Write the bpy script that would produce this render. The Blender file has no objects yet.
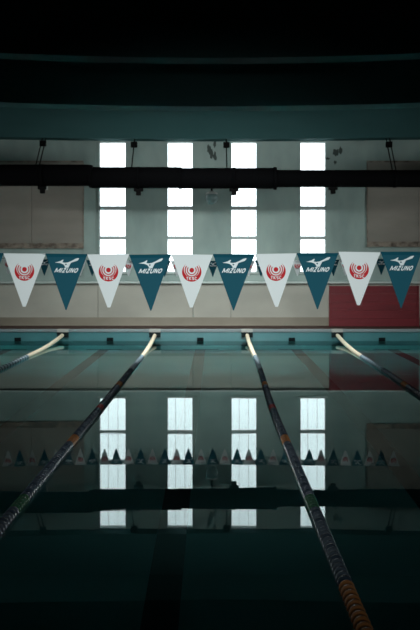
import bpy, bmesh, math, random
from mathutils import Vector, Matrix
random.seed(7)
S = bpy.context.scene
COL = S.collection
PI = math.pi

# ------------------------------------------------------------------ camera
EYE = 2.07                       # eye height above the water surface (water is z = 0)
F = 1100.0                       # focal length in pixels of the 420 x 630 frame
cam = bpy.data.cameras.new('camera')
cam.sensor_width = 36.0
cam.lens = F / 630 * 36.0
cam.shift_x = -5 / 630
cam.shift_y = -45 / 630
cam.clip_end = 300
cam.dof.use_dof = True
cam.dof.focus_distance = 7.3
cam.dof.aperture_fstop = 9.0
camo = bpy.data.objects.new('camera', cam)
camo.location = (0, 0, EYE)
camo.rotation_euler = (PI / 2, 0, 0)
COL.objects.link(camo)
S.camera = camo

# ------------------------------------------------------------------ sky, daylight, added fill lights, exposure
S.view_settings.view_transform = 'Standard'
S.view_settings.look = 'None'
S.view_settings.exposure = 0.0
S.view_settings.gamma = 1.0
S.view_settings.use_curve_mapping = False
S.cycles.use_denoising = True
S.cycles.max_bounces = 14
S.cycles.diffuse_bounces = 5
S.cycles.blur_glossy = 0.3

w = bpy.data.worlds.new('overcast_sky')
S.world = w
w.use_nodes = True
bg = w.node_tree.nodes['Background']
bg.inputs['Color'].default_value = (0.90, 0.98, 1.0, 1)
bg.inputs['Strength'].default_value = 3.5


def area(name, loc, target, sx, sy, power, color=(0.93, 1.0, 0.98), spread=180):
    l = bpy.data.lights.new(name, 'AREA')
    l.shape = 'RECTANGLE'
    l.size, l.size_y = sx, sy
    l.energy = power
    l.color = color
    l.spread = math.radians(spread)
    o = bpy.data.objects.new(name, l)
    o.location = loc
    o.rotation_euler = (Vector(target) - Vector(loc)).to_track_quat('-Z', 'Y').to_euler()
    COL.objects.link(o)
    return o


XSIDE0, XSIDE1 = -11.9, 10.9
area('near_flag_fill', (0, -4.7, 2.35), (0, 7.1, 1.95), 3.4, 0.5, 22, spread=23)  # added narrow frontal light for the near flags, no opening built here
area('far_water_fill', (-0.2, 24.1, 6.05), (-0.2, 28.3, 0.0), 7.0, 0.6, 420, spread=85)  # added unseen light that brightens the far water and pool bottom
area('end_wall_fill', (-0.3, 28.7, 6.05), (-0.3, 35, 2.6), 6.0, 0.5, 75, spread=95)  # made-up fill hidden behind the second beam, lifts the end wall
for sx in (XSIDE0, XSIDE1):
    area('end_wall_side_fill', (sx, 28.8, 3.6), (-sx * 0.15, 35, 3.2), 2.0, 1.6, 125, spread=100)  # unseen extra fill from each side, softens the duct's shadow on the wall
    area('rope_glint_fill', (sx, 12.0, 1.15), (0, 10.0, -0.2), 7.0, 0.7, 26, spread=36)  # low grazing light added to give the lane ropes their glints

# ------------------------------------------------------------------ material helpers


def mat(name, rgb, rough=0.6, metal=0.0, spec=0.5, trans=0.0, ior=1.45):
    m = bpy.data.materials.new(name)
    m.use_nodes = True
    b = m.node_tree.nodes['Principled BSDF']
    b.inputs['Base Color'].default_value = (*rgb, 1)
    b.inputs['Roughness'].default_value = rough
    b.inputs['Metallic'].default_value = metal
    b.inputs['Specular IOR Level'].default_value = spec
    b.inputs['Transmission Weight'].default_value = trans
    b.inputs['IOR'].default_value = ior
    return m


def noisy(m, rgb1, rgb2, scale=(1, 1, 1), nscale=3.0, detail=6.0, lo=0.35, hi=0.65, bump=0.0, bumpscale=None):
    nt = m.node_tree
    b = nt.nodes['Principled BSDF']
    tc = nt.nodes.new('ShaderNodeTexCoord')
    mp = nt.nodes.new('ShaderNodeMapping')
    mp.inputs['Scale'].default_value = scale
    n = nt.nodes.new('ShaderNodeTexNoise')
    n.inputs['Scale'].default_value = nscale
    n.inputs['Detail'].default_value = detail
    r = nt.nodes.new('ShaderNodeValToRGB')
    r.color_ramp.elements[0].position = lo
    r.color_ramp.elements[1].position = hi
    r.color_ramp.elements[0].color = (*rgb1, 1)
    r.color_ramp.elements[1].color = (*rgb2, 1)
    nt.links.new(tc.outputs['Object'], mp.inputs['Vector'])
    nt.links.new(mp.outputs['Vector'], n.inputs['Vector'])
    nt.links.new(n.outputs['Fac'], r.inputs['Fac'])
    nt.links.new(r.outputs['Color'], b.inputs['Base Color'])
    if bump:
        bp = nt.nodes.new('ShaderNodeBump')
        bp.inputs['Strength'].default_value = bump
        bp.inputs['Distance'].default_value = 0.02
        nt.links.new(n.outputs['Fac'], bp.inputs['Height'])
        nt.links.new(bp.outputs['Normal'], b.inputs['Normal'])
    return m


M = {}
M['wall'] = noisy(mat('painted_plaster', (0.2, 0.26, 0.24), 0.6), (0.20, 0.265, 0.25), (0.30, 0.375, 0.35), (1, 1, 0.45), 1.3, 8, 0.3, 0.7, 0.15)
M['parapet'] = noisy(mat('buff_concrete', (0.33, 0.31, 0.27), 0.55), (0.29, 0.285, 0.25), (0.37, 0.36, 0.315), (0.6, 1, 1.0), 1.1, 7, 0.3, 0.7, 0.1)
M['base'] = noisy(mat('foot_band', (0.2, 0.18, 0.14), 0.5), (0.17, 0.15, 0.115), (0.23, 0.205, 0.165), (0.6, 1, 1), 1.4, 6, 0.3, 0.7)
M['ledge'] = mat('ledge_paint', (0.42, 0.47, 0.45), 0.35)
M['board'] = noisy(mat('boarding', (0.2, 0.19, 0.17), 0.7), (0.20, 0.18, 0.155), (0.26, 0.235, 0.205), (0.5, 1, 2.0), 0.9, 7, 0.3, 0.7, 0.1)
M['board_frame'] = noisy(mat('board_frame', (0.2, 0.17, 0.14), 0.7), (0.10, 0.075, 0.06), (0.25, 0.21, 0.17), (1, 1, 1), 5, 6, 0.35, 0.6)
M['stain'] = mat('soot_stain', (0.05, 0.065, 0.06), 0.9)
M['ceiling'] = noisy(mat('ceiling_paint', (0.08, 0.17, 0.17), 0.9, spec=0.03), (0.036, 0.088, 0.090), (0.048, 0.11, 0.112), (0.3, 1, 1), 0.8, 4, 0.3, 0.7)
M['side'] = mat('side_wall_paint', (0.16, 0.21, 0.2), 0.7)
M['deck'] = noisy(mat('wet_deck_tile', (0.2, 0.17, 0.14), 0.18), (0.20, 0.175, 0.14), (0.26, 0.23, 0.19), (1, 1, 1), 1.2, 5, 0.3, 0.7)
M['deck_edge'] = mat('brown_edge_tile', (0.052, 0.030, 0.025), 0.7, spec=0.1)
M['coping'] = mat('pale_coping_tile', (0.17, 0.20, 0.21), 0.4, spec=0.3)
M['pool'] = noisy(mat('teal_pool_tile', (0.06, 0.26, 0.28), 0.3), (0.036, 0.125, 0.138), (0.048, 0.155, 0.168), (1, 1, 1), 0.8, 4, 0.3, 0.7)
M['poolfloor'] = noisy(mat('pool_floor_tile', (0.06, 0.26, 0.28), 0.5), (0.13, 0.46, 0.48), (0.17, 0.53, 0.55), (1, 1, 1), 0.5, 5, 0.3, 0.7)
M['line'] = mat('black_lane_tile', (0.015, 0.05, 0.055), 0.5)
M['inlet'] = mat('black_inlet', (0.004, 0.008, 0.009), 0.8, spec=0.05)
M['frame'] = mat('window_frame_paint', (0.40, 0.44, 0.44), 0.5)
M['bar'] = mat('window_bar_paint', (0.50, 0.56, 0.58), 0.5)
M['duct'] = mat('black_duct_wrap', (0.003, 0.003, 0.0035), 0.9, spec=0.03)
M['rod'] = mat('dark_rusty_iron', (0.006, 0.006, 0.006), 0.9, spec=0.05)
M['tag'] = mat('pale_tag', (0.45, 0.45, 0.43), 0.5)
M['lampglass'] = mat('grey_lamp_glass', (0.16, 0.23, 0.23), 0.2)
M['lampcollar'] = mat('lamp_collar', (0.36, 0.37, 0.36), 0.4)
M['red'] = noisy(mat('dark_red_boards', (0.16, 0.01, 0.018), 0.45), (0.085, 0.003, 0.007), (0.13, 0.006, 0.012), (0.3, 1, 6), 2.0, 6, 0.3, 0.7)
M['white_cloth'] = mat('white_vinyl', (0.74, 0.80, 0.82), 0.55)
M['blue_cloth'] = mat('petrol_blue_vinyl', (0.006, 0.085, 0.125), 0.7, spec=0.2)
M['blue_hem'] = mat('petrol_blue_hem', (0.005, 0.07, 0.105), 0.8, spec=0.1)
M['red_print'] = mat('red_print', (0.52, 0.010, 0.018), 0.6, spec=0.2)
M['white_print'] = mat('white_print', (0.72, 0.80, 0.83), 0.5)
M['cord'] = mat('flag_cord', (0.05, 0.08, 0.09), 0.6)
M['cream'] = mat('cream_plastic', (0.55, 0.48, 0.36), 0.5)
M['pale'] = mat('pale_blue_plastic', (0.24, 0.34, 0.40), 0.2)
M['slate'] = mat('slate_plastic', (0.055, 0.080, 0.112), 0.22, spec=0.5, ior=1.9)
M['navy'] = mat('navy_plastic', (0.030, 0.050, 0.078), 0.22, spec=0.5, ior=1.9)
M['orange'] = mat('orange_plastic', (0.30, 0.12, 0.04), 0.2)
M['redp'] = mat('red_plastic', (0.26, 0.03, 0.035), 0.2)
M['green'] = mat('green_plastic', (0.02, 0.09, 0.045), 0.2)
M['bracket'] = mat('bracket_black', (0.008, 0.014, 0.015), 0.8, spec=0.1)
M['cap'] = mat('bracket_white_cap', (0.30, 0.30, 0.28), 0.4)
M['cable'] = mat('steel_cable', (0.2, 0.2, 0.2), 0.4, 0.8)

# window glass: thin clear pane
M['glass'] = mat('window_glass', (0.96, 0.98, 1.0), 0.0, trans=1.0, ior=1.05)

# water: a little murky, so it mirrors less than clear water would
mw = bpy.data.materials.new('pool_water')
mw.use_nodes = True
nt = mw.node_tree
nt.nodes.remove(nt.nodes['Principled BSDF'])
out = nt.nodes['Material Output']
fr = nt.nodes.new('ShaderNodeFresnel')
fr.inputs['IOR'].default_value = 1.333
gl = nt.nodes.new('ShaderNodeBsdfGlossy')
gl.inputs['Color'].default_value = (0.53, 0.61, 0.60, 1)
gl.inputs['Roughness'].default_value = 0.0
rf = nt.nodes.new('ShaderNodeBsdfRefraction')
rf.inputs['Color'].default_value = (0.62, 0.93, 0.93, 1)
rf.inputs['IOR'].default_value = 1.333
rf.inputs['Roughness'].default_value = 0.0
mx = nt.nodes.new('ShaderNodeMixShader')
tc = nt.nodes.new('ShaderNodeTexCoord')
mp = nt.nodes.new('ShaderNodeMapping')
mp.inputs['Scale'].default_value = (0.35, 1.6, 1)
nz = nt.nodes.new('ShaderNodeTexNoise')
nz.inputs['Scale'].default_value = 1.0
nz.inputs['Detail'].default_value = 2.0
bp = nt.nodes.new('ShaderNodeBump')
bp.inputs['Strength'].default_value = 0.06
bp.inputs['Distance'].default_value = 0.008
nt.links.new(tc.outputs['Object'], mp.inputs['Vector'])
nt.links.new(mp.outputs['Vector'], nz.inputs['Vector'])
nt.links.new(nz.outputs['Fac'], bp.inputs['Height'])
for nd in (fr, gl, rf):
    nt.links.new(bp.outputs['Normal'], nd.inputs['Normal'])
nt.links.new(fr.outputs['Fac'], mx.inputs['Fac'])
nt.links.new(rf.outputs['BSDF'], mx.inputs[1])
nt.links.new(gl.outputs['BSDF'], mx.inputs[2])
nt.links.new(mx.outputs['Shader'], out.inputs['Surface'])
M['water'] = mw

# ------------------------------------------------------------------ mesh helpers


def obj(name, bm, m, parent=None, smooth=False, loc=None):
    me = bpy.data.meshes.new(name)
    bmesh.ops.recalc_face_normals(bm, faces=bm.faces[:])
    bm.to_mesh(me)
    bm.free()
    for mm in (m if isinstance(m, (list, tuple)) else [m]):
        me.materials.append(mm)
    if smooth:
        for p in me.polygons:
            p.use_smooth = True
    o = bpy.data.objects.new(name, me)
    COL.objects.link(o)
    if parent:
        o.parent = parent
    if loc:
        o.location = loc
    return o


def box(bm, x0, x1, y0, y1, z0, z1, mi=0):
    vs = [bm.verts.new((x, y, z)) for x in (x0, x1) for y in (y0, y1) for z in (z0, z1)]
    for f in ((0, 1, 3, 2), (4, 6, 7, 5), (0, 4, 5, 1), (2, 3, 7, 6), (0, 2, 6, 4), (1, 5, 7, 3)):
        bm.faces.new([vs[i] for i in f]).material_index = mi


def boxes(*bs):
    bm = bmesh.new()
    for q in bs:
        box(bm, *q)
    return bm


def bevel(bm, wdt, seg=2):
    bmesh.ops.recalc_face_normals(bm, faces=bm.faces[:])
    bmesh.ops.bevel(bm, geom=bm.edges[:], offset=wdt, segments=seg, affect='EDGES', profile=0.5)
    return bm


def lathe(bm, prof, n=16, mtx=None, mi=0, close=True):
    """prof: (along axis x, radius)"""
    rings = []
    for a, r in prof:
        ring = []
        for k in range(n):
            t = 2 * PI * k / n
            v = Vector((a, r * math.cos(t), r * math.sin(t)))
            if mtx:
                v = mtx @ v
            ring.append(bm.verts.new(v))
        rings.append(ring)
    for i in range(len(rings) - 1):
        for k in range(n):
            f = bm.faces.new((rings[i][k], rings[i][(k + 1) % n], rings[i + 1][(k + 1) % n], rings[i + 1][k]))
            f.material_index = mi
            f.smooth = True
    if close:
        bm.faces.new(rings[0]).material_index = mi
        bm.faces.new(rings[-1]).material_index = mi
    return bm


def tube(bm, pts, r, n=8):
    pts = [Vector(p) for p in pts]
    rings = []
    for i, p in enumerate(pts):
        d = (pts[min(i + 1, len(pts) - 1)] - pts[max(i - 1, 0)]).normalized()
        q = d.to_track_quat('X', 'Z').to_matrix()
        rings.append([bm.verts.new(p + q @ Vector((0, r * math.cos(2 * PI * k / n), r * math.sin(2 * PI * k / n)))) for k in range(n)])
    for i in range(len(rings) - 1):
        for k in range(n):
            bm.faces.new((rings[i][k], rings[i][(k + 1) % n], rings[i + 1][(k + 1) % n], rings[i + 1][k])).smooth = True
    bm.faces.new(rings[0])
    bm.faces.new(rings[-1])
    return bm


def struct(o, label=None):
    o['kind'] = 'structure'
    if label:
        o['label'] = label
    return o


def tag(o, label, cat, group=None, kind=None):
    o['label'] = label
    o['category'] = cat
    if group:
        o['group'] = group
    if kind:
        o['kind'] = kind
    return o


def thing(name, loc, label, cat, group=None):
    o = bpy.data.objects.new(name, None)
    o.empty_display_size = 0.1
    o.location = loc
    COL.objects.link(o)
    return tag(o, label, cat, group)


def px(x, d):
    return (x - 215) * d / F


def pz(y, d):
    return EYE + (270 - y) * d / F


# ------------------------------------------------------------------ setting: basin, deck, walls, ceiling
XL, XR = -12.0, 11.0              # side walls
PXL, PXR = -9.72, 8.9            # pool sides
PY0, PY1 = 2.2, 32.04              # pool ends
YW = 35.0                         # end wall plane
DZ = 0.343                         # deck height over the water
YN = -5.0
DEPTH = 1.7
CZ = 7.45

# deck
bm = boxes((XL, XR, YN, PY0 - 0.12, -0.3, DZ), (XL, PXL - 0.12, PY0 - 0.12, PY1 + 0.12, -0.3, DZ),
           (PXR + 0.12, XR, PY0 - 0.12, PY1 + 0.12, -0.3, DZ), (XL, XR, PY1 + 2.0, YW + 0.3, -0.3, DZ))
struct(obj('floor', bm, M['deck']), 'buff tiled pool deck')
bm = boxes((XL, XR, PY1 + 0.12, PY1 + 2.0, -0.3, DZ))
struct(obj('trim_1', bm, M['deck_edge']), 'dark brown tile band behind the far pool edge')
# coping, slightly proud of the basin wall
bm = boxes((PXL - 0.12, PXR + 0.12, PY1 - 0.03, PY1 + 0.12, 0.264, DZ + 0.005))
bevel(bm, 0.012)
struct(obj('trim_2', bm, M['coping']), 'pale coping along the far pool edge')
bm = boxes((PXL - 0.12, PXR + 0.12, PY0 - 0.12, PY0 + 0.03, 0.264, DZ + 0.005),
           (PXL - 0.12, PXL + 0.03, PY0 + 0.03, PY1 - 0.03, 0.264, DZ + 0.005), (PXR - 0.03, PXR + 0.12, PY0 + 0.03, PY1 - 0.03, 0.264, DZ + 0.005))
struct(obj('trim_3', bm, M['coping']), 'pale coping along the near and side pool edges')
# basin walls
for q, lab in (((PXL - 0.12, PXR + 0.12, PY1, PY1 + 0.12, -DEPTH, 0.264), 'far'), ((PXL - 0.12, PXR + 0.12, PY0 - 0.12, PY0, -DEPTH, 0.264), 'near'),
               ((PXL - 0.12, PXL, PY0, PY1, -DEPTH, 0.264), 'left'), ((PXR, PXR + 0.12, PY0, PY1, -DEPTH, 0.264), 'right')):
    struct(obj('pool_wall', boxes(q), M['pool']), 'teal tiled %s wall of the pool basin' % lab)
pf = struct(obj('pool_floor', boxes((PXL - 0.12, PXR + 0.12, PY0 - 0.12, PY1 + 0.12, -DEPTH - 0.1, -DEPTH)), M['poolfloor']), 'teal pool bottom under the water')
for k in range(7):
    cx = -8.39 + 2.66 * k
    bm = boxes((cx - 0.14, cx + 0.14, PY0 + 1.5, PY1 - 1.6, -DEPTH, -DEPTH + 0.006), (cx - 0.5, cx + 0.5, PY1 - 1.6, PY1 - 1.35, -DEPTH, -DEPTH + 0.006))
    obj('floor_line', bm, M['line'], pf)['label'] = 'black lane line on the pool bottom'

# water surface, one sheet from wall to wall
bm = bmesh.new()
bm.faces.new([bm.verts.new(p) for p in ((PXL, PY0, 0), (PXR, PY0, 0), (PXR, PY1, 0), (PXL, PY1, 0))])
tag(obj('water', bm, M['water']), 'still dark teal water filling the swimming pool', 'water', kind='stuff')

# end wall with four tall openings
WX = [(99, 126), (167, 193), (231, 257), (300, 326)]
WX = [(px(a, YW), px(c, YW)) for a, c in WX]
WZ0, WZ1 = pz(272.3, YW), pz(142.0, YW)
TH = 0.42
edges = [XL] + [v for p in WX for v in p] + [XR]
bl = []
for i in range(0, len(edges), 2):
    bl.append((edges[i], edges[i + 1], YW, YW + TH, WZ0, WZ1))
bl.append((XL, XR, YW, YW + TH, WZ1, CZ))
bl.append((XL, XR, YW, YW + TH, -0.3, WZ0))
struct(obj('wall_back', boxes(*bl), M['wall']), 'grey green plastered end wall with four tall windows')
# shallow pilasters either side of the windows' wall field
bm = boxes((px(83.5, YW), px(96, YW), YW - 0.05, YW, 1.7, 6.3))
struct(obj('trim_4', bm, M['wall']), 'pale pilaster beside the left boarded panel')

# parapet under the windows
YP = 34.2
ZP = pz(283.5, YP)
sx1, sx2 = px(193, YP), px(231, YP)
bm = bmesh.new()
for a, c in ((XL, px(98, YP)), (px(98, YP), sx1), (sx1, sx2), (sx2, px(330, YP)), (px(330, YP), XR)):
    box(bm, a + 0.006, c - 0.006, YP, YW, DZ, ZP)
struct(obj('wall_parapet', bm, M['parapet']), 'buff concrete parapet under the windows')
struct(obj('baseboard_back', boxes((XL, XR, YP - 0.025, YP + 0.01, DZ, 0.60)), M['base']), 'darker brown band along the foot of the parapet')
bm = boxes((XL, XR, YP - 0.12, YW, ZP, ZP + 0.055))
bevel(bm, 0.012)
struct(obj('trim_5', bm, M['ledge']), 'pale ledge on top of the parapet')

# other walls and ceiling
struct(obj('wall_left', boxes((XL - 0.3, XL, YN, YW + TH, -0.3, CZ)), M['side']))
struct(obj('wall_right', boxes((XR, XR + 0.3, YN, YW + TH, -0.3, CZ)), M['side']))
struct(obj('wall_front', boxes((XL - 0.3, XR + 0.3, YN - 0.3, YN, -0.3, CZ)), M['side']))
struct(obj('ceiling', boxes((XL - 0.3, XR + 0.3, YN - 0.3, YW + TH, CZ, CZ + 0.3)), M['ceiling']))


def beam(y0, y1, zmid, sag, half, m, label):
    """a cross beam whose soffit hangs lowest in the middle"""
    bm = bmesh.new()
    n = 40
    rows = []
    for i in range(n + 1):
        x = XL + (XR - XL) * i / n
        z = zmid + sag * min(abs(x) / half, 1.3) ** 2
        rows.append([bm.verts.new((x, y0, z)), bm.verts.new((x, y1, z)), bm.verts.new((x, y1, CZ)), bm.verts.new((x, y0, CZ))])
    for i in range(n):
        for k in range(4):
            bm.faces.new((rows[i][k], rows[i][(k + 1) % 4], rows[i + 1][(k + 1) % 4], rows[i + 1][k]))
    bm.faces.new(rows[0])
    bm.faces.new(rows[-1])
    return struct(obj('ceiling_beam', bm, m), label)


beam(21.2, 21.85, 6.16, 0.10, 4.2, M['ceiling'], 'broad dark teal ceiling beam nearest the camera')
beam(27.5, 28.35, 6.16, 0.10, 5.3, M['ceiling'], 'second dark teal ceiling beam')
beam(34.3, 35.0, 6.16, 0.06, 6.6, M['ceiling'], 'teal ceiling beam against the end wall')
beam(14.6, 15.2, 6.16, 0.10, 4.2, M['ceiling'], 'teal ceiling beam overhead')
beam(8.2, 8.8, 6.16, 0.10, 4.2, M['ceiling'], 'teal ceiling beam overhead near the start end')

# windows
for i, (x0, x1) in enumerate(WX):
    wn = bpy.data.objects.new('window_%d' % (i + 1), None)
    wn.location = ((x0 + x1) / 2, YW + 0.1, WZ0)
    COL.objects.link(wn)
    struct(wn, '%s tall narrow window in the end wall' % ['leftmost', 'second', 'third', 'rightmost'][i])
    hw = (x1 - x0) / 2
    H = WZ1 - WZ0
    t = 0.022
    bm = boxes((-hw, -hw + t, -0.05, 0.06, 0, H), (hw - t, hw, -0.05, 0.06, 0, H), (-hw + t, hw - t, -0.05, 0.06, 0, t), (-hw + t, hw - t, -0.05, 0.06, H - t * 0.6, H))
    obj('window_frame', bm, M['frame'], wn)
    for y in (174.0, 208.2, 237.9):
        z = pz(y, YW + 0.1) - WZ0
        hh = 0.062 if y < 230 else 0.054
        obj('transom', boxes((-hw + t, hw - t, -0.06, 0.06, z - hh, z + hh)), M['frame'], wn)
    bm = bmesh.new()
    for f in (-0.36, 0.36):
        box(bm, f * hw - 0.005, f * hw + 0.005, 0.10, 0.112, 0, H)
    for zz in (0.18, 0.5, 0.8):
        pass
    obj('window_bar', bm, M['bar'], wn)
    obj('pane', boxes((-hw + t, hw - t, 0.012, 0.018, t, H - t * 0.6)), M['glass'], wn)
    obj('window_sill', bevel(boxes((-hw - 0.04, hw + 0.04, -0.16, -0.05, -0.05, -0.005)), 0.01), M['ledge'], wn)

# ------------------------------------------------------------------ boarded panels on the end wall
def panel(x0, x1, y0, y1, label):
    r = thing('wall_panel', (px((x0 + x1) / 2, YW), YW - 0.012, pz(y1, YW)), label, 'wall panel', 'boarded panels on the end wall')
    hw = (px(x1, YW) - px(x0, YW)) / 2
    h = pz(y0, YW) - pz(y1, YW)
    bm = bmesh.new()
    n = 3
    for k in range(n):
        a = -hw + 2 * hw * k / n
        box(bm, a + 0.004, a + 2 * hw / n - 0.004, -0.03, 0.01, 0.17, h)
    obj('board', bm, M['board'], r)
    bm = boxes((-hw - 0.03, hw + 0.03, -0.02, 0.01, 0.035, 0.145), (-hw - 0.03, hw + 0.03, -0.07, 0.01, 0.0, 0.035), (-hw - 0.03, hw + 0.03, -0.05, 0.01, 0.145, 0.17))
    for k in range(7):
        a = -hw + 2 * hw * k / 6
        box(bm, a - 0.025, a + 0.025, -0.06, 0.01, 0.035, 0.145)
    obj('bottom_rail', bm, M['board_frame'], r)
    obj('top_rail', boxes((-hw - 0.02, hw + 0.02, -0.05, 0.01, h, h + 0.05)), M['board_frame'], r)
    obj('side_rail', boxes((-hw - 0.03, -hw, -0.05, 0.01, 0.17, h)), M['board_frame'], r)
    obj('side_rail', boxes((hw, hw + 0.03, -0.05, 0.01, 0.17, h)), M['board_frame'], r)
    return r


panel(-70, 83, 162.5, 248.5, 'brown boarded panel on the end wall left of the windows')
panel(367.5, 520, 162.5, 247, 'brown boarded panel on the end wall right of the windows')
# ------------------------------------------------------------------ soot stains on the plaster
def stain(cx, cy, wd, hg, seed, label):
    rnd = random.Random(seed)
    bm = bmesh.new()
    for k in range(5):
        ox, oz = rnd.uniform(-0.5, 0.5) * wd, rnd.uniform(-0.5, 0.5) * hg
        rw, rh = wd * rnd.uniform(0.1, 0.28), hg * rnd.uniform(0.12, 0.4)
        vs = []
        for j in range(11):
            a = 2 * PI * j / 11
            q = rnd.uniform(0.5, 1.0)
            vs.append(bm.verts.new((ox + rw * q * math.cos(a), -0.002 - 0.0004 * k, oz + rh * q * math.sin(a))))
        bm.faces.new(vs)
    o = obj('wall_stain', bm, M['stain'], None, loc=(px(cx, YW), YW, pz(cy, YW)))
    return tag(o, label, 'stain', 'soot stains on the end wall')


stain(212.5, 151, 0.34, 0.6, 3, 'black soot stain on the pier above the round wall lamp')
stain(334, 156, 0.45, 0.42, 5, 'dark streaky stain right of the rightmost window')

# ------------------------------------------------------------------ black duct across the hall
YD = 33.2
dr = thing('ventilation_duct', (px(210, YD), YD, pz(177, YD)), 'thick black duct running across in front of the windows', 'duct')
segs = [(-190, 91, 175.3, 0.325), (91.4, 180, 177.6, 0.322), (180.4, 275, 178.3, 0.314), (275.4, 640, 178.6, 0.262)]
for a, c, cy, r in segs:
    bm = bmesh.new()
    x0, x1 = px(a, YD) - dr.location.x, px(c, YD) - dr.location.x
    lathe(bm, [(x0, r * 0.97), (x0 + 0.06, r), (x1 - 0.06, r), (x1, r * 0.97)], 32, Matrix.Translation((0, 0, pz(cy, YD) - dr.location.z)))
    obj('duct_section', bm, M['duct'], dr)
for xj, cy, r in ((91, 176.4, 0.345), (180, 178, 0.335), (275, 178.4, 0.345)):
    bm = bmesh.new()
    xx = px(xj, YD) - dr.location.x
    lathe(bm, [(xx - 0.05, r * 0.97), (xx - 0.03, r), (xx + 0.03, r), (xx + 0.05, r * 0.97)], 32, Matrix.Translation((0, 0, pz(cy, YD) - dr.location.z)))
    obj('joint_band', bm, M['duct'], dr)
zt = 7.45
for k, (xh, ytop, ybot) in enumerate(((42.5, 165, 186.5), (138.5, 167.5, 188.5), (234, 168, 188.5), (333, 171, 187), (394.5, 171, 187))):
    x = px(xh, YD) - dr.location.x
    cy = (ytop + ybot) / 2
    zc = pz(cy, YD) - dr.location.z
    r = (ybot - ytop) / 2 * YD / F
    xr = {0: 37.5, 1: 131.5, 2: 226.8}.get(k, xh)
    ox = px(xr, YD) - dr.location.x
    bm = bmesh.new()
    lathe(bm, [(x - 0.045, r + 0.005), (x - 0.045, r + 0.025), (x + 0.045, r + 0.025), (x + 0.045, r + 0.005)], 28, Matrix.Translation((0, 0, zc)))
    h = obj('hanger', bm, M['duct'], dr)
    if k != 3:
        bm = bmesh.new()
        for dx in ((-0.055, 0.055) if k in (0, 4) else (0,)):
            xw = ox + dx + dr.location.x
            zs = 6.165 + 0.06 * min(abs(xw) / 6.6, 1.3) ** 2 - dr.location.z
            tube(bm, [(ox + dx, 0.0, zc + r - 0.02), (ox + dx, 1.3, zs)], 0.018)
        obj('hanger_rod', bm, M['rod'], h)
        f = 0.80
        cz = (zc + r) * (1 - f) + zs * f
        obj('rod_clamp', bevel(boxes((ox - 0.1, ox + 0.1, 1.3 * f - 0.06, 1.3 * f + 0.06, cz - 0.09, cz + 0.09)), 0.015), M['rod'], h)
    if k != 4:
        zb = zc - r
        bm = boxes((x - 0.14, x + 0.14, -0.08, 0.08, zb - 0.09, zb + 0.01), (x - 0.075, x + 0.075, -0.06, 0.06, zb - 0.21, zb - 0.08))
        obj('hanger_bolt', bevel(bm, 0.02), M['rod'], h)
    if k == 0:
        obj('paper_tag', boxes((x + 0.12, x + 0.17, -0.07, -0.066, zb - 0.11, zb)), M['tag'], h)['label'] = 'small pale paper tag'

# ------------------------------------------------------------------ round lamp on the middle pier
lx, lz = px(211.8, YW), pz(198.8, YW)
wl = thing('wall_lamp', (lx, YW, lz), 'round grey glass lamp on the pier between the two middle windows', 'lamp')
bm = bmesh.new()
bmesh.ops.create_uvsphere(bm, u_segments=24, v_segments=14, radius=0.2)
bmesh.ops.translate(bm, verts=bm.verts, vec=(0, -0.27, 0))
obj('lamp_globe', bm, M['lampglass'], wl, smooth=True)
bm = bmesh.new()
lathe(bm, [(0.13, 0.19), (0.17, 0.17), (0.22, 0.08), (0.23, 0.03)], 24, Matrix.Translation((0, -0.27, 0)) @ Matrix.Rotation(-PI / 2, 4, 'Y'))
obj('lamp_collar', bm, M['lampcollar'], wl)
bm = bmesh.new()
tube(bm, [(0, -0.27, 0.21), (0, -0.27, 0.36), (0, -0.22, 0.43), (0, -0.1, 0.46), (0, 0.0, 0.46)], 0.035)
obj('lamp_arm', bm, M['rod'], wl)

# ------------------------------------------------------------------ red board on the deck
YR = 33.45
x0, x1 = px(330, YR), px(418, YR)
rb = thing('red_barrier', ((x0 + x1) / 2, YR, DZ), 'long dark red board standing on the deck against the parapet', 'barrier')
hw = (x1 - x0) / 2
zt = pz(285.8, YR) - DZ
bm = bmesh.new()
n = 5
for k in range(n):
    box(bm, -hw + 0.03, hw - 0.03, -0.04, 0.04, 0.012 + (zt - 0.012) * k / n + 0.002, 0.012 + (zt - 0.012) * (k + 1) / n - 0.002)
obj('plank_face', bm, M['red'], rb)
for s in (-1, 1):
    obj('end_post', bevel(boxes((s * hw - 0.03, s * hw + 0.03, -0.06, 0.06, 0, zt)), 0.008), M['red'], rb)
    obj('foot', bevel(boxes((s * hw * 0.8 - 0.04, s * hw * 0.8 + 0.04, 0.04, 0.35, 0, 0.06)), 0.008), M['red'], rb)

# ------------------------------------------------------------------ inlets in the pool wall, one per lane
names = ['left of the left outer lane rope', 'between the two left lane ropes', 'between the two middle lane ropes', 'right of the middle lane ropes', 'right of the right outer lane rope']
for k, xx in enumerate((17.8, 110, 200.3, 291.8, 382)):
    x = px(xx, PY1)
    z0, z1 = -0.05, 0.10
    r = thing('wall_inlet', (x, PY1, z0), 'small black square inlet in the far pool wall, ' + names[k], 'inlet', 'square inlets in the far pool wall')
    a = 0.095
    hh = z1 - z0
    obj('inlet_frame', boxes((-a, a, -0.02, 0, 0, 0.025), (-a, a, -0.02, 0, hh - 0.025, hh), (-a, -a + 0.025, -0.02, 0, 0.025, hh - 0.025), (a - 0.025, a, -0.02, 0, 0.025, hh - 0.025)), M['inlet'], r)
    obj('inlet_plate', boxes((-a + 0.025, a - 0.025, -0.008, 0, 0.025, hh - 0.025)), M['inlet'], r)

# ------------------------------------------------------------------ flag lines
D1, D2 = 7.08, 24.6
U = D1 / F                        # one photo pixel at the near flag line


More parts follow.
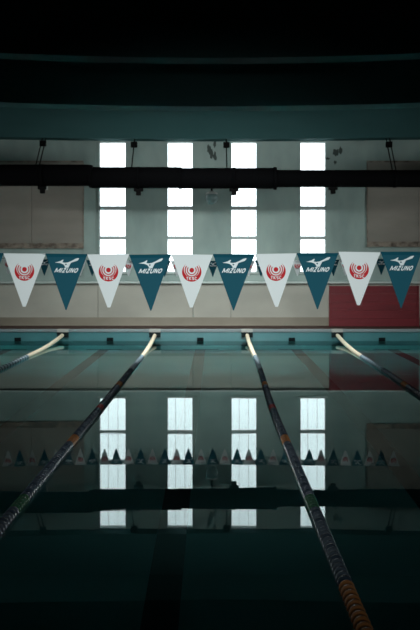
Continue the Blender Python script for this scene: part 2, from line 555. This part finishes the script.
def flag_bm(wtop, wtip, h, thick=0.0012):
    bm = bmesh.new()
    n, m_ = 10, 14
    for side in (0, 1):
        g = []
        for j in range(m_ + 1):
            t = j / m_
            wd = wtop + (wtip - wtop) * t
            g.append([bm.verts.new((wd * (i / n - 0.5), wave(wd * (i / n - 0.5), -h * t) + side * thick, -h * t)) for i in range(n + 1)])
        for j in range(m_):
            for i in range(n):
                bm.faces.new((g[j][i], g[j][i + 1], g[j + 1][i + 1], g[j + 1][i])).smooth = True
    return bm


def wave(x, z):
    return 0.004 * math.sin(x * 16 + 0.6) * min(1, -z / 0.08 + 0.1) + 0.02 * z * z


def on_cloth(bm, off):
    for v in bm.verts:
        v.co.y = wave(v.co.x, v.co.z) - off
    return bm


def poly(bm, pts, sub=0):
    f = bm.faces.new([bm.verts.new((x, 0, z)) for x, z in pts])
    bmesh.ops.triangulate(bm, faces=[f])


def strip(bm, inner, outer):
    vi = [bm.verts.new((x, 0, z)) for x, z in inner]
    vo = [bm.verts.new((x, 0, z)) for x, z in outer]
    for i in range(len(vi) - 1):
        bm.faces.new((vi[i], vi[i + 1], vo[i + 1], vo[i]))


def arc(cx, cz, rx, rz, a0, a1, n=9):
    return [(cx + rx * math.cos(math.radians(a0 + (a1 - a0) * k / n)), cz + rz * math.sin(math.radians(a0 + (a1 - a0) * k / n))) for k in range(n + 1)]


GLYPH = {   # strokes on a unit-high letter, and the letter's width
    'M': (1.25, [[(0, 0), (0, 1)], [(0, 1), (0.62, 0.12)], [(0.62, 0.12), (1.25, 1)], [(1.25, 1), (1.25, 0)]]),
    'I': (0.0, [[(0, 0), (0, 1)]]),
    'Z': (0.75, [[(0, 0.93), (0.75, 0.93)], [(0.72, 0.93), (0.03, 0.07)], [(0, 0.07), (0.75, 0.07)]]),
    'U': (0.75, [[(0, 1)] + arc(0.375, 0.40, 0.375, 0.36, 180, 360) + [(0.75, 1)]]),
    'N': (0.75, [[(0, 0), (0, 1)], [(0, 1), (0.75, 0)], [(0.75, 0), (0.75, 1)]]),
    'O': (0.8, [arc(0.4, 0.5, 0.4, 0.44, 0, 360, 20)]),
    'T': (0.7, [[(0, 0.92), (0.7, 0.92)], [(0.35, 0.9), (0.35, 0)]]),
    'K': (0.65, [[(0, 0), (0, 1)], [(0, 0.45), (0.62, 1)], [(0.18, 0.58), (0.65, 0)]]),
    'S': (0.65, [arc(0.325, 0.72, 0.30, 0.22, 30, 270, 9) + arc(0.325, 0.28, 0.32, 0.22, 90, -150, 9)]),
    'C': (0.7, [arc(0.38, 0.5, 0.38, 0.44, 45, 315, 14)]),
}


def text_bm(txt, h, slant, pen, cx, cz, width, gap=0.42):
    """lettering drawn with a broad pen, h tall and width wide, centred on (cx, cz)"""
    bm = bmesh.new()
    x = 0.0
    n = 0
    for ch in txt:
        gw, strokes = GLYPH[ch]
        for st in strokes:
            L, R = [], []
            for i, p in enumerate(st):
                p0, p1 = st[max(i - 1, 0)], st[min(i + 1, len(st) - 1)]
                dx, dz = p1[0] - p0[0], p1[1] - p0[1]
                q = math.hypot(dx, dz) or 1
                L.append((x + p[0] - dz / q * pen / 2, p[1] + dx / q * pen / 2))
                R.append((x + p[0] + dz / q * pen / 2, p[1] - dx / q * pen / 2))
            a = len(bm.verts)
            strip(bm, L, R)
            n += 1
            bm.verts.ensure_lookup_table()
            for v in bm.verts[a:]:
                v.co.y = n * 0.01
        x += gw + gap
    xs = [v.co.x for v in bm.verts]
    w0, w1 = min(xs), max(xs)
    sx = (width - abs(slant) * h) / (w1 - w0)
    for v in bm.verts:
        v.co = Vector((cx + (v.co.x - (w0 + w1) / 2) * sx + slant * (v.co.z - 0.5) * h, 0, cz + (v.co.z - 0.5) * h))
    return bm


def white_flag(loc, label, group):
    r = thing('pennant_flag', loc, label, 'flag', group)
    obj('flag_cloth', flag_bm(41.4 * U, 2.8 * U, 52.9 * U), M['white_cloth'], r)
    bm = bmesh.new()
    strip(bm, [(-20.9 * U + 41.8 * U * i / 10, 0.3 * U) for i in range(11)], [(-19.9 * U + 39.8 * U * i / 10, -3.2 * U) for i in range(11)])
    obj('flag_hem', on_cloth(bm, 0.003), M['white_cloth'], r)
    # red round emblem
    ez = -17.3 * U
    bm = bmesh.new()
    R, r2, dz = 9.7 * U, 7.9 * U, 2.5 * U
    inn, out = [], []
    for k in range(49):
        a = math.radians(-90 - 142 + 284 * k / 48)
        out.append((R * math.cos(a), ez + R * math.sin(a)))
        ca, sa = math.cos(a), math.sin(a)
        # ray from the disc centre to the shifted inner circle
        q = dz * sa + math.sqrt(max(0, dz * dz * sa * sa - (dz * dz - r2 * r2)))
        q = min(q, R * 0.985)
        inn.append((q * ca, ez + q * sa))
    strip(bm, inn, out)
    for ra, rc in ((6.0, 7.1), (3.9, 4.9)):
        pa, pc = [], []
        for k in range(37):
            a = math.radians(-90 - 128 + 256 * k / 36)
            pa.append((ra * U * math.cos(a), ez + 1.8 * U + ra * U * math.sin(a)))
            pc.append((rc * U * math.cos(a), ez + 1.8 * U + rc * U * math.sin(a)))
        strip(bm, pa, pc)
    poly(bm, [(2.35 * U * math.cos(2 * PI * k / 20), ez + 1.8 * U + 2.35 * U * math.sin(2 * PI * k / 20)) for k in range(20)])
    e = obj('emblem', on_cloth(bm, 0.003), M['red_print'], r)
    e['label'] = 'red round emblem of rings open at the top'
    bm = text_bm('TKSC', 2.9 * U, 0, 0.24, 0, ez - 6.5 * U, 10.5 * U)
    obj('emblem_lettering', on_cloth(bm, 0.0045), M['white_print'], r)['label'] = 'small white letters on the red emblem'
    return r


BIRD = [(20, 187), (60, 178), (98, 166), (132, 145), (143, 148), (128, 183), (165, 189), (205, 183), (262, 158), (312, 130), (350, 120),
        (362, 128), (338, 158), (290, 174), (240, 190), (214, 205), (207, 232), (212, 258), (168, 258), (160, 240), (146, 218), (122, 204), (90, 194)]


def blue_flag(loc, label, group):
    r = thing('pennant_flag', loc, label, 'flag', group)
    obj('flag_cloth', flag_bm(41.8 * U, 0.9 * U, 56 * U), M['blue_cloth'], r)
    bm = bmesh.new()
    strip(bm, [(-21.0 * U + 42 * U * i / 10, 0.3 * U) for i in range(11)], [(-19.8 * U + 39.6 * U * i / 10, -3.0 * U) for i in range(11)])
    obj('flag_hem', on_cloth(bm, 0.003), M['blue_hem'], r)
    bm = bmesh.new()
    poly(bm, [((x / 14 - 13.0) * U, -(y / 14 - 4.9) * U) for x, y in BIRD])
    e = obj('emblem', on_cloth(bm, 0.003), M['white_print'], r)
    e['label'] = 'white winged emblem'
    bm = bmesh.new()
    cxx, czz = (176 / 14 - 13.0) * U, -(212 / 14 - 4.9) * U
    poly(bm, [(cxx + 0.85 * U * math.cos(2 * PI * k / 12), czz + 0.75 * U * math.sin(2 * PI * k / 12)) for k in range(12)])
    obj('emblem_dot', on_cloth(bm, 0.004), M['blue_cloth'], r)
    bm = text_bm('MIZUNO', 4.3 * U, 0.5, 0.27, 0.4 * U, -16.2 * U, 24.8 * U)
    obj('lettering', on_cloth(bm, 0.003), M['white_print'], r)['label'] = 'white slanted bold lettering'
    return r


def copy_tree(src, loc, label, group):
    c = src.copy()
    COL.objects.link(c)
    c.location = loc
    c['label'] = label
    c['group'] = group
    for ch in src.children:
        d = ch.copy()
        COL.objects.link(d)
        d.parent = c
    return c


ORD = ['first', 'second', 'third', 'fourth', 'fifth', 'sixth', 'seventh', 'eighth', 'ninth', 'tenth', 'eleventh', 'twelfth', 'thirteenth',
       'fourteenth', 'fifteenth', 'sixteenth', 'seventeenth', 'eighteenth', 'nineteenth', 'twentieth']


def near_z(x):
    """height of the near cord at photo column x: it sags a little and climbs to the right"""
    y = 253.6 + 1.2 * math.exp(-((x - 165) / 110) ** 2) - 1.7 / (1 + math.exp(-(x - 335) / 18))
    return EYE + (270 - y) * U


GN, GF = 'pennants on the near flag line', 'small pennants on the far flag line'
wn_, bn_ = 0, 0
wsrc = bsrc = None
for k in range(-1, 10):
    xx = 24.6 + 41.85 * k
    x = (xx - 215) * U
    loc = (x, D1, near_z(xx))
    if k % 2 == 0:
        lab = '%s large white pennant from the left on the near flag line, red round emblem' % ORD[wn_]
        wn_ += 1
        if wsrc is None:
            o = wsrc = white_flag(loc, lab, GN)
        else:
            o = copy_tree(wsrc, loc, lab, GN)
    else:
        lab = '%s large petrol blue pennant from the left on the near flag line, white lettering' % ORD[bn_]
        bn_ += 1
        if bsrc is None:
            o = bsrc = blue_flag(loc, lab, GN)
        else:
            o = copy_tree(bsrc, loc, lab, GN)
    o.rotation_euler = (0.03 * math.sin(k * 2.1), 0.018 * math.sin(k * 1.7 + 0.5), 0.05 * math.sin(k * 2.9 + 1))

U2 = D2 / F
ZF = pz(260.8, D2)


def far_z(x):
    return ZF + 0.0025 * (x + 0.3) ** 2


wn_ = bn_ = 0
for k in range(-6, 27):
    xx = 128.5 + 12.05 * (k - 4)
    if xx < -8 or xx > 428:
        continue
    x = (xx - 215) * U2
    loc = (x, D2, far_z(x) - 0.006)
    if k % 2 == 0:
        lab = '%s small white pennant from the left on the far flag line' % ORD[wn_]
        wn_ += 1
        o = copy_tree(wsrc, loc, lab, GF)
    else:
        lab = '%s small dark pennant from the left on the far flag line' % ORD[bn_]
        bn_ += 1
        o = copy_tree(bsrc, loc, lab, GF)
    o.rotation_euler = (0.04 * math.sin(k * 1.3), 0.02 * math.sin(k * 2.3), 0.08 * math.sin(k * 1.9))

pts = []
for i in range(81):
    x = XL + (XR - XL) * i / 80
    xc = 215 + x / U
    z = near_z(min(max(xc, -40), 460))
    if abs(x) > 1.5:
        z += 0.006 * (abs(x) - 1.5) ** 2
    pts.append((x, D1, z))
bm = bmesh.new()
tube(bm, [(x, y + 0.005, z - 0.004) for x, y, z in pts], 0.003, 6)
tag(obj('flag_cord', bm, M['cord']), 'thin cord stretched across the pool carrying the large near pennants', 'cord')
bm = bmesh.new()
tube(bm, [(XL + (XR - XL) * i / 60, D2, far_z(XL + (XR - XL) * i / 60)) for i in range(61)], 0.0035, 6)
tag(obj('flag_cord', bm, M['cord']), 'thin cord carrying the small far pennants above the far end of the water', 'cord')

# ------------------------------------------------------------------ lane ropes
PITCH = 0.105
RF = 0.054


def float_bm(bm, mtx=None, mi=0, n=14):
    p = [(-0.050, 0.018), (-0.047, 0.026), (-0.036, 0.028), (-0.033, 0.040), (-0.026, 0.049), (-0.014, RF), (0.000, 0.053), (0.013, 0.047), (0.020, 0.038), (0.023, 0.028), (0.046, 0.026), (0.050, 0.018)]
    return lathe(bm, p, n, mtx, mi)


COLS = ['cream', 'pale', 'slate', 'navy', 'orange', 'redp', 'green']
FME = {}
for c in COLS:
    bm = float_bm(bmesh.new())
    me = bpy.data.meshes.new('float_' + c)
    bmesh.ops.recalc_face_normals(bm, faces=bm.faces[:])
    bm.to_mesh(me)
    bm.free()
    me.materials.append(M[c])
    FME[c] = me


def colour(d, k):
    if d > 26.1:
        return 'cream'
    if d > 22.6:
        return 'pale' if (k % 3) else 'slate'
    if abs(d - 19.6) < 0.22 or abs(d - 13.2) < 0.22:
        return 'orange'
    if abs(d - 16.3) < 0.25:
        return 'redp'
    if abs(d - 9.6) < 0.27:
        return 'green'
    if d < 7.2:
        return 'orange'
    return 'navy' if (k * 7 % 11) < 3 else 'slate'


ROPES = [(px(63, PY1), -4.45, -4.42, 21.0, 'leftmost lane rope of discs, running off the left side of the pool'),
         (px(155, PY1), -1.73, -1.71, 6.0, 'lane rope left of the middle lane, dark discs with orange, red and green marks'),
         (px(247, PY1), 0.95, 0.85, 5.0, 'lane rope right of the middle lane, ending in orange discs close by'),
         (px(337, PY1), 3.47, 3.34, 16.0, 'rightmost lane rope with pale discs, in front of the red board')]
for xa, xf, xn, dvis, lab in ROPES:
    r = thing('lane_rope', (xa, PY1, 0), lab, 'lane rope', 'lane ropes across the pool')

    def path(d):
        # lateral bow near the far end, and the climb out of the water to the wall bracket
        if d > 25.5:
            t = (d - 25.5) / (PY1 - 25.5)
            x = xf + (xa - xf) * (t * t * (3 - 2 * t) * 0.5 + 0.5 * t)
        else:
            t = max(0.0, (d - 15.0) / 10.5)
            x = xn + (xf - xn) * t * t * (3 - 2 * t)
        z = 0.018
        if d > 25.9:
            t = (d - 25.9) / (PY1 - 25.9)
            z += 0.165 * t ** 2.3
        return Vector((x, d, z))

    ds = []
    d = PY1 - 0.155
    while d > PY0 + 0.3:
        ds.append(d)
        d -= PITCH
    ds.reverse()
    vis = [q for q in ds if q >= dvis]
    singles = vis[:100]
    sset = set(singles)
    rest = bmesh.new()
    for k, q in enumerate(ds):
        p = path(q)
        t = path(min(q + 0.05, PY1)) - path(q - 0.05)
        rot = t.to_track_quat('X', 'Z').to_matrix().to_4x4() @ Matrix.Rotation(random.uniform(0, 0.4), 4, 'X')
        rot = Matrix.Rotation(random.gauss(0, 0.004), 4, 'Z') @ rot
        mt = Matrix.Translation(p - Vector(r.location)) @ rot
        c = colour(q, k)
        if q in sset:
            o = bpy.data.objects.new('float_disc', FME[c])
            COL.objects.link(o)
            o.parent = r
            o.matrix_local = mt
            if c in ('orange', 'redp', 'green'):
                o['label'] = {'orange': 'orange float', 'redp': 'red float', 'green': 'green float'}[c]
        else:
            float_bm(rest, mt, COLS.index(c), 12)
    fo = obj('float_discs', rest, [M[c] for c in COLS], r)
    fo['kind'] = 'stuff'
    bm = bmesh.new()
    tube(bm, [path(PY0 + (PY1 - 0.09 - PY0) * i / 90) - Vector(r.location) for i in range(91)], 0.008, 6)
    obj('cable', bm, M['cable'], r)

    side = ['left outer lane rope', 'lane rope left of the middle', 'lane rope right of the middle', 'right outer lane rope'][ROPES.index((xa, xf, xn, dvis, lab))]
    k = thing('rope_bracket', (xa, PY1, 0.06), 'black bracket with white cap holding the ' + side, 'bracket', 'rope brackets on the far pool edge')
    a = 0.165
    bm = boxes((-a, a, -0.05, -0.0, 0.05, 0.20), (-a, -0.08, -0.09, -0.05, 0.05, 0.20), (0.08, a, -0.09, -0.05, 0.05, 0.20), (-0.08, 0.08, -0.09, -0.05, 0.15, 0.20), (-0.08, 0.08, -0.085, -0.07, 0.10, 0.12))
    obj('bracket_body', bm, M['bracket'], k)
    obj('bracket_cap', bevel(boxes((-a, a, -0.10, 0.1, 0.20, 0.295)), 0.01), M['cap'], k)
